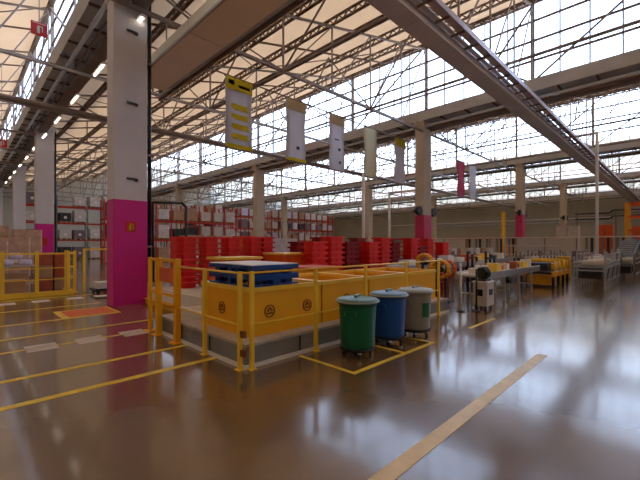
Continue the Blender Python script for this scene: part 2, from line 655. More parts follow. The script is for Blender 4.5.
c = column(49.5, 9.9, 'farthest grey-brown column with a round red sign', None, m='conc2')
rs = MB()
rs.v = []
rs.bar((0, -.34, 3.1), (0, -.29, 3.1), 1.5, 1.5, 16).build('red_disc', M['signred'], c)
MB().bar((0, -.36, 3.1), (0, -.34, 3.1), .7, .7, 16).build('white_disc', M['white'], c)
column(49.5, 26.0, 'distant grey-brown column standing before the grey end wall', None, m='conc2')

# fans flanking the columns
def fan(x, y, z, side, label):
    t = thing('wall_fan', label, 'fan', (x, y, z), group='black fans on the columns')
    MB().tube([(0, 0, 0), (side * .35, -.1, 0)], .03).build('arm', M['black'], t)
    MB().bar((side * .38, -.28, .0), (side * .38, -.08, 0), .5, .5, 14).build('cage', M['black'], t)
    MB().bar((side * .38, -.05, .0), (side * .38, .12, 0), .16, .16, 10).build('motor', M['dark'], t)
    return t


for (x, y, z, nm) in ((18.6, 10.4, 3.4, 'pink-red based column behind the red crates'), (34.0, 9.9, 4.2, 'pink-red based column by the yellow mast'), (49.5, 9.9, 4.6, 'column with the round red sign')):
    fan(x - .42, y, z, -1, 'black fan on the west side of the ' + nm)
    fan(x + .42, y, z, 1, 'black fan on the east side of the ' + nm)

# ------------------------------------------------------------------ overhead ducts
t = thing('air_duct', 'wide flat beige duct running under the roof above the banners', 'duct', (4.63, 0, 0))
y = Y0
ZA = 6.9
while y < 12.5:
    MB().box(-.5, .5, y + .015, min(y + 3.97, 13.4), ZA, ZA + .34).build('duct_section', M['ductA'], t)
    y += 4
MB().bar((-.53, Y0, ZA - .02), (-.53, 13.5, ZA - .02), .06).bar((.53, Y0, ZA - .02), (.53, 13.5, ZA - .02), .06).build('edge_rail', M['gutter'], t)
y = Y0 + 1
hh = MB()
while y < 12.5:
    hh.box(.58, .66, y, y + .1, ZA - .05, ZA + .2)
    y += .4
hh.bar((.62, Y0, ZA + .2), (.62, 13.5, ZA + .2), .08).bar((.62, Y0, ZA - .07), (.62, 13.5, ZA - .07), .08)
tag(hh.build('side_lattice', M['purlin'], t), kind='stuff')
for ty in TY:
    if 6 < ty < 13.3:
        for sx in (-.47, .47):
            member('hanger', (sx, ty, ZA + .34), (sx, ty, ZC), .03, M['steel'], t)

ZB = 7.33
t = thing('air_duct', 'wide grey duct crossing diagonally overhead with a white pipe along it', 'duct', (0, 0, 0))
x = X0
while x < 66:
    MB().box(x + .015, min(x + 4, 66) - .015, 4.76, 5.33, ZB, ZB + .34).build('duct_section', M['ductB'], t)
    x += 4
MB().tube([(X0, 4.7, ZB), (66, 4.7, ZB)], .055).build('white_pipe', M['white_pipe'], t)
x = X0 + 2
while x < 66:
    member('hanger', (x, 4.9, ZB + .34), (x, 4.9, ZC), .03, M['steel'], t)
    x += 4
t = thing('cable_tray', 'wide ladder cable tray hung alongside the grey overhead duct', 'cable tray', (0, 0, 0))
MB().box(X0, 66, 4.13, 4.17, ZB - .03, ZB + .12).build('side_rail', M['tray'], t)
MB().box(X0, 66, 4.58, 4.62, ZB - .03, ZB + .12).build('side_rail', M['tray'], t)
x = X0 + .4
while x < 66:
    member('rung', (x, 4.17, ZB), (x, 4.58, ZB), .05, M['steel'], t)
    x += .9
MB().box(X0, 66, 4.2, 4.38, ZB + .03, ZB + .06).build('cable', M['tray'], t)
MB().box(X0, 66, 4.44, 4.56, ZB + .03, ZB + .06).build('cable', M['ductB'], t)
x = X0 + 2
while x < 66:
    member('hanger', (x, 4.15, ZB + .12), (x, 4.9, ZC), .025, M['steel'], t)
    x += 4

t = thing('service_pipe', 'thick grey service pipe crossing the shed behind the first two banners', 'pipe', (0, 19.7, 0))
MB().tube([(XT, 0, 7.62), (X1 - 1, 0, 7.62)], .13, 10).build('tube', M['steel'], t)
for x in range(-10, 66, 5):
    member('hanger', (x, .06, 7.62), (x, 1.05, 7.8), .03, M['steel'], t)
t = thing('service_pipe', 'slim grey service pipe crossing overhead just beyond the pink-based column', 'pipe', (0, 15.2, 0))
MB().tube([(XT, 0, 7.66), (X1 - 1, 0, 7.66)], .05, 8).build('tube', M['gutter'], t)
for x in range(-10, 66, 5):
    member('hanger', (x, .04, 7.66), (x, .26, 7.8), .025, M['steel'], t)

# pale pipes
t = thing('drop_pipe', 'tall white pipe dropping from the grey duct to the machines', 'pipe', (23.7, 3.25, 0))
MB().tube([(0, 0, 1.0), (0, 0, 7.4), (0, .88, 7.4)], .07).build('tube', M['white_pipe'], t)
MB().lathe([(.18, 0), (.18, .06)], (0, 0, 1.0)).build('flange', M['steelw'], t)
t = thing('drop_pipe', 'white elbow pipe standing beside the far grey-brown column behind the red crates', 'pipe', (24.0, 18.9, 0))
MB().tube([(0, 0, 0), (0, 0, 7.4), (.9, -.5, 7.4)], .13).build('tube', M['white_pipe'], t)
MB().lathe([(.25, 0), (.25, .06)], (0, 0, 0)).build('flange', M['steelw'], t)
t = thing('drop_pipe', 'thin pale pipe turning level toward the pink-red based column', 'pipe', (23.5, 16.0, 0))
MB().tube([(0, 0, 0), (0, 0, 5.5), (1.6, -2.6, 5.7)], .09).build('tube', M['white_pipe'], t)
MB().lathe([(.2, 0), (.2, .06)], (0, 0, 0)).build('flange', M['steelw'], t)

# hose frame beside the first column
t = thing('black_hose', 'black hose arching out from the pink column over the platform', 'hose', (3.87, 10.4, 0))
MB().tube([(0, 0, .55), (0, 0, 2.75), (.82, 0, 2.8), (.95, 0, 2.68), (.95, 0, .9)], .035).build('tube', M['black'], t)

# ------------------------------------------------------------------ hanging lamps along the western gutter
lp = None
for k in range(13):
    y = 3.5 + k * 3.6
    nm = 'slim white fluorescent lamp, %s along under the western gutter girder' % ORD[k]
    if lp is None:
        lp = thing('tube_lamp', nm, 'lamp', (3.51, y, 7.6), group='fluorescent lamps under the western gutter')
        MB().extr([(-.09, .0), (.09, .0), (.05, .07), (-.05, .07)], 'y', -.6, .6).build('housing', M['white'], lp)
        MB().tube([(0, -.56, -.02), (0, .56, -.02)], .02).build('tube', M['lamp'], lp)
        MB().bar((0, -.4, .07), (0, -.4, .38), .015).bar((0, .4, .07), (0, .4, .38), .015).build('hanger', M['steel'], lp)
    else:
        dup(lp, (3.51, y, 7.6), label=nm)

# ------------------------------------------------------------------ banners
def banner(px, label, body, head, detail, Y=12.0, zt=7.83, zb=5.2, w=1.15, X=None, tilt=0.0):
    tn_ = (px - 320) / 365
    X = X or Y * (1 + tn_) / (1 - tn_)
    t = thing('hanging_banner', label, 'banner', (X, Y, zb), tilt)
    h = zt - zb
    n = 10
    mb = MB()
    v0 = len(mb.v)
    for j in range(n + 1):
        z = h * j / n
        for i in range(5):
            x = -w / 2 + w * i / 4
            yy = .03 * math.sin(j * .9 + i * .7)
            mb.v.append((x, yy, z))
    for j in range(n + 1):
        for i in range(5):
            x, yy, z = mb.v[v0 + j * 5 + i]
            mb.v.append((x, yy + .012, z))
    N = (n + 1) * 5
    for j in range(n):
        for i in range(4):
            a = j * 5 + i
            mb.f.append((a, a + 1, a + 6, a + 5)); mb.sm.append(True)
            mb.f.append((N + a + 5, N + a + 6, N + a + 1, N + a)); mb.sm.append(True)
    for j in range(n):
        for i in (0, 4):
            a = j * 5 + i
            mb.f.append((a, a + 5, N + a + 5, N + a)); mb.sm.append(False)
    cl = mb.build('cloth', M[body], t)

    def patch(x0, x1, z0, z1, m, nm):
        MB().box(x0, x1, -.05, -.035, z0, z1).build(nm, M[m], cl)
    if head: patch(-w / 2, w / 2, h * .83, h, head, 'header_print')
    if detail == 'yellow':
        for k in range(4):
            z = h * (.62 - k * .14)
            patch(-w * .3, w * .32, z - .12, z + .04, 'byel', 'print_line')
            patch(-w * .22, w * .38, z - .17, z - .13, 'byel', 'print_line')
        patch(-w / 2, w / 2, 0, h * .06, 'byel', 'footer_print')
        patch(-w * .42, -w * .2, h * .9, h * .96, 'dark', 'print_emblem')
        patch(-w * .05, w * .4, h * .88, h * .92, 'dark', 'print_line')
    elif detail == 'marks':
        patch(w * .05, w * .2, h * .36, h * .41, 'dark', 'print_emblem')
        patch(w * .1, w * .22, h * .12, h * .17, 'dark', 'print_emblem')
        patch(-w * .2, w * .1, h * .55, h * .57, 'bluep', 'print_line')
    elif detail == 'small':
        patch(0, w * .15, h * .2, h * .25, 'dark', 'print_emblem')
        patch(-w / 2, w / 2, 0, h * .05, 'byel', 'footer_print')
    MB().tube([(-w / 2 - .05, 0, h), (w / 2 + .05, 0, h)], .025).build('top_rod', M['steel'], t)
    MB().tube([(-w / 2 - .02, 0, 0), (w / 2 + .02, 0, 0)], .02).build('bottom_rod', M['steel'], t)
    ws = MB()
    for sx in (-1, 1):
        ws.bar((sx * w / 2, 0, h), (sx * w / 2, 0, 7.87 - zb), .015)
    ws.build('wire', M['dark'], t)
    return t


t = thing('banner_rail', 'thin steel rail from which the row of banners hangs', 'rail', (0, 12, 0))
MB().tube([(GX[0] + .6, 0, 7.87), (33.4, 0, 7.87)], .028).build('tube', M['steel'], t)
banner(239, 'hanging banner with yellow top and yellow lines of print, nearest the pink column', 'bgrey', 'byel', 'yellow', w=1.15)
banner(296, 'blue-grey hanging banner with a tan top, second along the rail', 'bgrey', 'btan', 'small', w=1.1)
banner(337, 'blue-grey banner with two dark marks, third along the rail', 'bgrey', 'btan', 'marks', w=1.05)
banner(370.5, 'plain pale beige hanging banner without a coloured top', 'bpale', None, '', w=1.1)
banner(400, 'narrow grey hanging banner with a bright yellow top', 'bgrey', 'byel', '', w=1.05)
banner(461, 'small distant pink hanging banner', 'bpink', None, '', w=1.2)
banner(473, 'small distant white hanging banner next to the pink one', 'bgrey', None, '', w=1.2)

# hanging red signs
def fire_sign(x, y, z, label, s=.45):
    t = thing('hanging_sign', label, 'sign', (x, y, z))
    MB().box(-s / 2, s / 2, -.02, .02, 0, s).build('plate', M['signred'], t)
    k = s
    MB().box(-.14 * k, .04 * k, -.028, -.02, .15 * k, .6 * k).box(-.1 * k, 0, -.028, -.02, .6 * k, .72 * k).box(0, .2 * k, -.028, -.02, .66 * k, .72 * k).box(.16 * k, .22 * k, -.028, -.02, .3 * k, .7 * k).box(-.4 * k, .4 * k, -.028, -.02, .88 * k, .93 * k).build('pictogram', M['white'], t)
    MB().bar((0, 0, s), (0, 0, roofz(x) - z), .02).build('rod', M['steel'], t)


fire_sign(1.72, 13.2, 7.62, 'square red fire extinguisher sign hanging high over the west aisle', .38)
fire_sign(1.98, 29, 7.4, 'far red sign hanging at the west aisle behind the first one', .5)

# ------------------------------------------------------------------ floor markings (children of the floor)
def mark(name, x0, x1, y0, y1, m):
    return block(name, x0, x1, y0, y1, 0.0005, 0.004, M[m], floor)


mark('line_marking', .0, 2.62, 4.62, 4.72, 'line')
mark('line_marking', .0, 2.62, 5.53, 5.62, 'line')
mark('line_marking', .0, 3.4, 7.0, 7.07, 'line')
mark('line_marking', .0, 3.0, 7.95, 8.03, 'line')
mark('line_marking', .0, 2.75, 9.32, 9.4, 'line')
mark('line_marking', .0, 2.8, 11.2, 11.28, 'line')
mark('line_marking', .3, 3.4, 13.3, 13.38, 'line')
for x in (.95, 1.6, 2.28):
    mark('square_marking', x - .2, x + .2, 6.82, 7.24, 'whiteline')
for x in (.2, .95, 1.7, 2.5, 3.2):
    mark('square_marking', x - .2, x + .2, 12.5, 12.95, 'whiteline')
mark('border_marking', 1.62, 2.76, 9.38, 10.5, 'line')
mark('panel_marking', 1.75, 2.68, 9.48, 10.4, 'orange').location.z += .003
mark('line_marking', -6, 6.0, 1.39, 1.52, 'oldline')
# parking box for the bins
mark('line_marking', 3.46, 5.52, 2.86, 2.93, 'line')
for x in (3.46, 4.64, 5.45):
    mark('line_marking', x, x + .06, 2.93, 3.9, 'line')
mark('line_marking', 6.9, 8.2, 2.86, 2.93, 'line')

# ------------------------------------------------------------------ waste bins on dollies
def bin_(x, y, body, lid, label, handles=True):
    t = thing('wheeled_bin', label, 'bin', (x, y, 0), random.uniform(0, 1))
    MB().lathe([(.235, .13), (.245, .16), (.25, .3), (.268, .70), (.275, .74), (.285, .745), (.285, .775), (.27, .775)], n=28).build('body', M[body], t)
    if handles:
        for s in (-1, 1):
            MB().box(s * .275 - .02, s * .275 + .045 * s + .02, -.09, .09, .64, .67).box(s * .30 - .012, s * .30 + .012, -.09, -.075, .60, .66).box(s * .30 - .012, s * .30 + .012, .075, .09, .60, .66).build('handle', M[body], t)
    ld = MB().lathe([(.29, .765), (.30, .775), (.30, .80), (.285, .815), (.22, .83), (.21, .822), (.10, .835), (.001, .84)], n=28).build('lid', M[lid], t)
    MB().box(-.09, .09, -.02, .02, .835, .87).build('lid_handle', M[lid], ld)
    MB().lathe([(.303, .772), (.315, .776), (.315, .79), (.303, .794)], n=28).build('lid_rim', M['lidw'], ld)
    MB().lathe([(.15, .09), (.24, .09), (.255, .105), (.255, .13), (.15, .13)], n=24).build('dolly', M['rubber'], t)
    for k in range(4):
        a = k * PI / 2 + .5
        cx, cy = .19 * math.cos(a), .19 * math.sin(a)
        cs = MB().box(cx - .025, cx + .025, cy - .02, cy + .02, .055, .092).build('caster', M['steelw'], t)
        MB().bar((cx, cy - .014, .035), (cx, cy + .014, .035), .07, .07, 12).build('wheel', M['rubber'], cs)
    return t


b1 = bin_(4.12, 3.35, 'green', 'lidg', 'round green waste bin with a grey-green lid beside the platform')
b2 = bin_(4.98, 3.4, 'blue', 'lidb', 'round blue waste bin with a light blue lid, between the green and grey bins')
b3 = bin_(5.72, 3.35, 'grey', 'lidw', 'round grey waste bin with a green emblem on its side')
b3.rotation_euler = (0, 0, 0)
# green recycling emblem wrapped on the grey drum
em = MB()
for k in range(6):
    a0, a1 = -2.06 + k * .09 - .1, -2.06 + (k + 1) * .09 - .1
    z0, z1 = .36, .6
    r0 = .270
    i = len(em.v)
    for (a, z) in ((a0, z0), (a1, z0), (a1, z1), (a0, z1)):
        em.v.append((r0 * math.cos(a), r0 * math.sin(a), z))
    for (a, z) in ((a0, z0), (a1, z0), (a1, z1), (a0, z1)):
        em.v.append((.262 * math.cos(a), .262 * math.sin(a), z))
    for q in ((0, 1, 2, 3), (7, 6, 5, 4), (0, 4, 5, 1), (3, 2, 6, 7), (0, 3, 7, 4), (1, 5, 6, 2)):
        em.f.append(tuple(i + w for w in q)); em.sm.append(False)
em.build('emblem', M['green'], b3)

# ------------------------------------------------------------------ railed platform
PX0, PX1, PY0, PY1 = 2.62, 8.3, 3.97, 6.75
t = thing('platform', 'low grey steel platform with a pale skirting strip, corner facing the photographer', 'platform', (PX0, PY0, 0))
LX, LY = PX1 - PX0, PY1 - PY0
MB().box(.02, LX - .02, .02, LY - .02, .0, .27).build('side_body', M['plat'], t)
MB().box(0, LX, 0, LY, .27, .31).build('deck', M['plattop'], t)
MB().box(-.03, LX, -.03, 0, 0.0, .05).box(-.03, 0, 0, LY, 0.0, .05).build('skirting', M['white'], t)
for k in range(1, 6):
    MB().box(k * .95 - .012, k * .95 + .012, .008, .02, .05, .27).build('joint', M['dark'], t)
for k in range(1, 3):
    MB().box(.008, .02, k * .95 - .012, k * .95 + .012, .05, .27).build('joint', M['dark'], t)
# roller decks behind the yellow posts
def roller_deck(x, y, z, Wd, L, h, label):
    rt = thing('roller_conveyor', label, 'conveyor', (x, y, z))
    MB().box(0, .06, 0, L, 0, h + .02).build('side_rail', M['white'], rt)
    MB().box(Wd - .06, Wd, 0, L, 0, h + .02).build('side_rail', M['white'], rt)
    k = .08
    while k < L - .05:
        MB().bar((.06, k, h - .03), (Wd - .06, k, h - .03), .07, .07, 10).build('roller', M['roller'], rt)
        k += .17
    return rt


roller_deck(2.95, 5.68, .312, 1.5, 1.02, .1, 'short roller deck on the platform behind the corner container')
roller_deck(3.75, 6.85, 0, 2.3, 3.3, .42, 'long floor roller deck leading away between platform and pink column')

# railing
rl = thing('guard_railing', 'yellow tubular guard railing around the platform corner', 'railing', (PX0, PY0, 0))
R = .022


def post(x, y, z0=0.0, z1=1.25, r=.024):
    p = MB().box(x - r, x + r, y - r, y + r, z0, z1).box(x - .05, x + .05, y - .05, y + .05, z0, z0 + .012).build('post', M['yellow'], rl)
    return p


e = -.06
for y in (.03, .95):
    post(e, y)
for x in (.06, 1.2, 2.4, 3.7, 5.05):
    post(x, e)
for z in (1.23, .565):
    MB().bar((e, .03, z), (e, 1.8, z), .028, .028, 8).build('rail', M['yellow'], rl)
    MB().bar((.06, e, z), (5.05, e, z), .028, .028, 8).build('rail', M['yellow'], rl)
for z in (.18, .42):
    MB().box(-.075, -.03, -.075, .02, z, z + .08).build('hinge', M['brown'], rl)
MB().bar((e, .03, 1.23), (.06, e, 1.23), .028, .028, 8).build('rail', M['yellow'], rl)

# thick yellow gate frame at the platform's far left corner
g = thing('safety_gate', 'thick yellow safety gate at the left end of the platform', 'gate', (PX0, PY0, 0))
for y, w_ in ((1.86, .045), (2.62, .045), (3.02, .03)):
    MB().box(-.07 - w_, -.07 + w_, y - w_, y + w_, 0, 1.36).box(-.17, .0 if y < 0 else -.02, y - .1, y + .1, 0, .015).build('upright', M['yellow2'], g)
for z in (1.3, .72):
    MB().box(-.09, -.05, 1.86, 3.02, z, z + .05).build('crossbar', M['yellow2'], g)
MB().box(-.085, -.055, 1.95, 2.55, .95, 1.2).build('panel', M['orange'], g)
kb = thing('kick_board', 'low yellow kick board between the pink column and the platform gate', 'board', (3.75, 9.9, 0))
MB().box(-.1, 0.0, -2.9, .5, .0, .12).box(-.14, .0, -2.9, .5, .12, .14).build('board', M['yellow2'], kb)

# yellow bulk boxes
def yellow_box(x, y, lx, ly, label, logos=(), side_logo=False, h=.67):
    t = thing('yellow_container', label, 'container', (x, y, .312), group='yellow containers along the platform front')
    w = .035
    for nm, a in (('side_panel', (0, lx, 0, w, .0, h)), ('side_panel', (0, lx, ly - w, ly, 0, h)), ('side_panel', (0, w, w, ly - w, 0, h)), ('side_panel', (lx - w, lx, w, ly - w, 0, h))):
        MB().box(*a).build(nm, M['yellow2'], t)
    MB().box(w, lx - w, w, ly - w, 0, .04).build('bottom', M['yellow2'], t)
    MB().box(-.015, lx + .015, -.015, w + .01, h - .05, h + .01).box(-.015, w + .01, w + .01, ly, h - .05, h + .01).box(lx - w - .01, lx + .015, w + .01, ly, h - .05, h + .01).box(w, lx - w, ly - w - .01, ly + .015, h - .05, h + .01).build('rim', M['yellow'], t)

    def logo(cx, side):
        def P(u, v, d):
            return (cx + u, -d, .33 + v) if not side else (-d, cx + u, .33 + v)
        lg = MB()
        for k in range(16):
            a0, a1 = 2 * PI * k / 16, 2 * PI * (k + 1) / 16
            lg.bar(P(.085 * math.cos(a0), .085 * math.sin(a0), .004), P(.085 * math.cos(a1), .085 * math.sin(a1), .004), .014)
        lg.bar(P(-.05, -.03, .004), P(.05, -.03, .004), .02)
        lg.bar(P(-.04, .0, .004), P(.0, .05, .004), .02)
        lg.bar(P(.04, .0, .004), P(.0, .05, .004), .02)
        lg.build('logo', M['brown'], t)
    for c_ in logos: logo(c_, False)
    if side_logo: logo(.75, True)
    return t


yellow_box(2.86, 4.2, 1.36, 1.4, 'yellow container at the platform corner, holding up the blue pallet', (.32, 1.05), True)
yellow_box(4.26, 4.2, 1.22, 1.4, 'yellow container behind the green bin', (.6,))
yellow_box(5.52, 4.2, 1.22, 1.4, 'yellow container behind the blue bin', ())
yellow_box(6.78, 4.2, 1.3, 1.4, 'yellow container behind the grey bin at the platform end', ())


def plastic_pallet(x, y, z, lx, ly, m, label, cover=True):
    t = thing('plastic_pallet', label, 'pallet', (x, y, z))
    for i in range(3):
        for j in range(3):
            cx, cy = (.07, lx / 2, lx - .07)[i], (.07, ly / 2, ly - .07)[j]
            MB().box(cx - .14 * (cx > .1), cx + .14 * (cx < lx - .1), cy - .14 * (cy > .1), cy + .14 * (cy < ly - .1), .02, .1).build('foot', M[m], t)
    MB().box(0, lx, 0, .11, 0, .02).box(0, lx, ly - .11, ly, 0, .02).box(0, .11, .11, ly - .11, 0, .02).box(lx - .11, lx, .11, ly - .11, 0, .02).build('skid', M[m], t)
    MB().box(.01, lx - .01, ly / 2 - .05, ly / 2 + .05, .02, .1).box(lx / 2 - .05, lx / 2 + .05, .01, ly - .01, .02, .1).build('stringer', M[m], t)
    d = MB()
    n = 9
    for k in range(n):
        y0 = k * ly / n
        d.box(0, lx, y0 + .008, y0 + ly / n - .008, .1, .15)
    d.box(0, lx, 0, .03, .085, .148).box(0, lx, ly - .03, ly, .085, .148)
    d.build('deck', M[m], t)
    if cover:
        MB().box(.01, lx - .01, .01, ly - .01, .15, .162).build('slip_sheet', M['white'], t)
    return t


plastic_pallet(2.9, 4.23, .994, .86, 1.2, 'bluep', 'lower blue plastic pallet on the corner container', False)
plastic_pallet(2.9, 4.23, 1.146, .86, 1.2, 'bluep', 'upper blue plastic pallet with a white sheet on the corner container', True)

# ------------------------------------------------------------------ stacks of red plastic crates
crate_me = {}


def crate_mesh(m):
    if m in crate_me: return crate_me[m]
    a, b, h, w = .25, .17, .15, .02
    mb = MB()
    mb.box(-a, a, -b, b, 0, .02)
    mb.box(-a, a, -b, -b + w, .02, h - .05).box(-a, a, b - w, b, .02, h - .05)
    mb.box(-a, -a + w, -b + w, b - w, .02, h - .05).box(a - w, a, -b + w, b - w, .02, h - .05)
    e_ = .055
    mb.box(-a - e_, a + e_, -b - e_, -b + w, h - .05, h).box(-a - e_, a + e_, b - w, b + e_, h - .05, h)
    mb.box(-a - e_, -a + w, -b + w, b - w, h - .05, h).box(a - w, a + e_, -b + w, b - w, h - .05, h)
    for x in (-.2, 0, .2):
        mb.box(x - .012, x + .012, -b - .012, -b, .02, h - .05).box(x - .012, x + .012, b, b + .012, .02, h - .05)
    for y in (-.1, .1):
        mb.box(-a - .012, -a, y - .012, y + .012, .02, h - .05).box(a, a + .012, y - .012, y + .012, .02, h - .05)
    crate_me[m] = mb.mesh('crate', M[m])
    return crate_me[m]


def crate_stack(x, y, n, rz, where, m='red', z=0.0):
    if 'rear' in where or 'third' in where or 'sixth' in where or 'eighth' in where: m = 'maroon'
    for k in range(n):
        o = bpy.data.objects.new('plastic_crate', crate_mesh(m))
        o.location = (x + random.uniform(-.008, .008), y + random.uniform(-.008, .008), z + k * .152)
        o.rotation_euler = (0, 0, rz + random.uniform(-.03, .03))
        COL.objects.link(o)
        place = 'topmost' if k == n - 1 else ('lowest' if k == 0 else ORD[k] + ' from the bottom')
        tag(o, '%s plastic crate, %s in the stack %s' % ('dark red' if m == 'maroon' else 'red', place, where), 'crate', 'red crates in the stack ' + where)


H = PI / 2
stacks = [(4.42, 9.55, 9, H, 'nearest the yellow gate', .43), (5.1, 9.6, 9, H, 'second from the yellow gate', .43), 
          (5.75, 9.5, 9, H, 'left of the orange containers', 0.43), (6.5, 9.5, 12, H, 'behind the orange containers', 0.0), (7.0, 9.55, 12, H, 'right beside the orange containers', 0.0)]
wn_ = ['heading the long block', 'second in the long block', 'third in the long block', 'fourth in the long block', 'fifth in the long block', 'sixth in the long block',
       'seventh in the long block', 'eighth in the long block', 'ninth in the long block', 'ending the long block']
hts = (11, 12, 11, 11, 12, 11, 12, 10, 12, 11)
for k, w_ in enumerate(wn_):
    stacks.append((7.15 + k * .84, 7.35 + .12 * (k % 3), hts[k], .0, w_, 0.0))
for k in range(6):
    stacks.append((7.6 + k * .95, 8.5, 11 + k % 2, .0, ORD[k] + ' in the rear block', 0.0))
for s_ in stacks:
    crate_stack(s_[0], s_[1], s_[2], s_[3], s_[4], z=s_[5])

# ------------------------------------------------------------------ orange bins and grey covered load behind the pallets
t = thing('orange_container', 'orange container with a pale rim behind the blue pallets', 'container', (6.25, 7.6, 0))
MB().box(.05, .95, .05, .85, 0, .3).build('base', M['dark'], t)
t.location.z = 0
MB().cbox(0, 1.0, 0, .9, .3, 1.3, .03).build('body', M['orange'], t)
MB().box(-.03, 1.03, -.03, .93, 1.3, 1.35).build('rim', M['yellow'], t)
t = thing('orange_container', 'second yellow-orange container beside the orange one behind the blue pallets', 'container', (5.5, 5.75, .312))
MB().cbox(0, .9, 0, .9, 0, .72, .03).build('body', M['yellow2'], t)
MB().box(-.03, .93, -.03, .93, .72, .77).build('rim', M['orange'], t)

t = thing('orange_container', 'orange container sitting on the long roller deck beside the red stacks', 'container', (4.25, 7.2, .445))
MB().cbox(0, .95, 0, .8, 0, .8, .03).build('body', M['orange'], t)
MB().box(-.03, .98, -.03, .83, .8, .85).build('rim', M['yellow'], t)
# ------------------------------------------------------------------ pallet loads
def load(x, y, z, m, label, group=None, w=1.1, d=1.1, h=1.15, sheet=True, cat='pallet load', rz=0.0):
    key = ('load', m, w, d, h)
    t = thing('pallet_load', label, cat, (x, y, z), rz, group)
    if key not in BOXM:
        g = MB().cbox(-w / 2, w / 2, -d / 2, d / 2, .14, h, .05)
        p = MB()
        for k in (-1, 0, 1):
            p.box(k * w * .42 - .05, k * w * .42 + .05, -d / 2, d / 2, 0, .1)
        for k in range(5):
            yy = -d / 2 + k * d / 5
            p.box(-w / 2, w / 2, yy + .02, yy + d / 5 - .02, .1, .14)
        BOXM[key] = (g.mesh('goods', M[m]), p.mesh('wooden_pallet', M['wood']), MB().box(-.12, .12, -d / 2 - .012, -d / 2, h * .4, h * .4 + .26).mesh('label_sheet', M['white']))
    for nm, me in zip(('goods', 'wooden_pallet', 'label_sheet'), BOXM[key]):
        if nm == 'label_sheet' and not sheet: continue
        o = bpy.data.objects.new(nm, me)
        o.parent = t
        COL.objects.link(o)
    return t


LC = [('wrap', 'white wrapped'), ('wrap', 'white wrapped'), ('card', 'brown carton'), ('panel', 'grey wrapped'), ('plum', 'plum grey'), ('dark', 'dark wrapped'), ('lilac', 'lilac white')]
M['plum'] = mat('plum_grey_wrap', (120, 104, 112), 0.6, var=0.2)
M['lilac'] = mat('lilac_film', (206, 196, 222), 0.35, var=0.15, scale=9)


def rack(x, y, nb, label, where, um, bm, tiers=(2.05, 3.8, 5.5), top=6.6, dens=.85, bay=2.7):
    t = thing('pallet_rack', label, 'pallet rack', (x, y, 0))
    for k in range(nb + 1):
        u = MB().box(k * bay - .045, k * bay + .045, -.05, .05, 0, top).box(k * bay - .045, k * bay + .045, 1.0, 1.1, 0, top)
        zz = .2
        while zz < top - .9:
            u.bar((k * bay, .05, zz), (k * bay, 1.0, zz + .9), .04)
            zz += .9
        u.build('upright_frame', M[um], t)
    for k in range(nb):
        for z in tiers:
            block('beam', k * bay + .05, (k + 1) * bay - .05, -.03, .02, z - .14, z, M[bm], t)
            block('beam', k * bay + .05, (k + 1) * bay - .05, 1.03, 1.08, z - .14, z, M[bm], t)
    for k in range(nb):
        for ti, z in enumerate((0.0,) + tiers):
            for q in ((0, 1) if bay > 2 else (0,)):
                if random.random() > dens: continue
                m, nm = random.choice(LC)
                side = ('first', 'second')[q]
                if bay < 2:
                    load(x + (k + .5) * bay, y + .53, z + .002, m, '%s load in the %s bay of the %s, %s' % (nm, ORD[k], where, ('floor level', 'second level', 'third level', 'top level')[ti]),
                         'pallet loads in the ' + where, w=1.0, h=random.choice((1.0, 1.15, 1.3)) if z else 1.3, sheet=False)
                    continue
                load(x + k * bay + .72 + q * 1.27, y + .53, z + .002, m, '%s load, %s in the %s bay of the %s, %s' % (nm, side, ORD[k], where, ('floor level', 'second level', 'third level', 'top level')[ti]),
                     'pallet loads in the ' + where, w=1.05, h=random.choice((1.0, 1.15, 1.3)) if z else 1.3)


rack(4.6, 45, 5, 'pallet rack with red beams and grey uprights behind the yellow fence', 'fence-side rack', 'uprg', 'beamred')
rack(20.2, 44, 20, 'long pallet rack with orange-red uprights behind the red crates', 'long red rack', 'beamred', 'beamred', bay=1.35)
rack(8.5, 33, 9, 'nearer pallet rack with red uprights seen above the platform', 'middle rack', 'beamred', 'beamred', tiers=(2.0, 3.7), top=5.2, bay=1.35)

# mixed loads standing on the floor in the middle distance
k = 0
mm = ['card', 'yellow2', 'wrap', 'red', 'orange', 'wrap2', 'yellow2', 'panel', 'red', 'card', 'orange', 'wrap']
cn = {'card': 'brown carton', 'yellow2': 'bright yellow', 'wrap': 'white wrapped', 'red': 'red crated', 'orange': 'orange', 'wrap2': 'pale brown', 'panel': 'grey wrapped'}
for r_, (yy, xs, nm) in enumerate(((20.0, 9.6, 'front aisle row'), (24.5, 11.0, 'rear aisle row'))):
    for i in range(10):
        x = xs + i * 1.75
        if abs(x - 18.6) < 1.2 or abs(x - 24) < .9: continue
        m = mm[(i * 5 + r_ * 3) % 12]
        load(x, yy, .001, m, '%s load standing %s from the west in the %s' % (cn[m], ORD[i], nm), 'loads standing in the aisle', h=random.choice((1.5, 1.8, 2.1)), rz=0)
load(8.3, 10.6, .001, 'wrap', 'pale grey wrapped load behind the orange containers', w=1.2, h=1.8)
load(9.9, 11.0, .001, 'panel', 'grey load standing behind the head of the red crate block', w=1.2, h=1.7)
# tan loads by the second column
for i, (x, y, h) in enumerate(((1.35, 24.2, 2.5), (2.0 + .55, 23.4, 2.3), (1.9, 21.8, 1.9), (1.0, 20.2, 1.7))):
    load(x, y, .001, 'wrap2', 'tall pinkish tan wrapped load %s the second pink column' % ('farthest left of', 'right in front of', 'two steps in front of', 'farthest in front of')[i], 'tan loads by the second column', w=1.1, h=h)

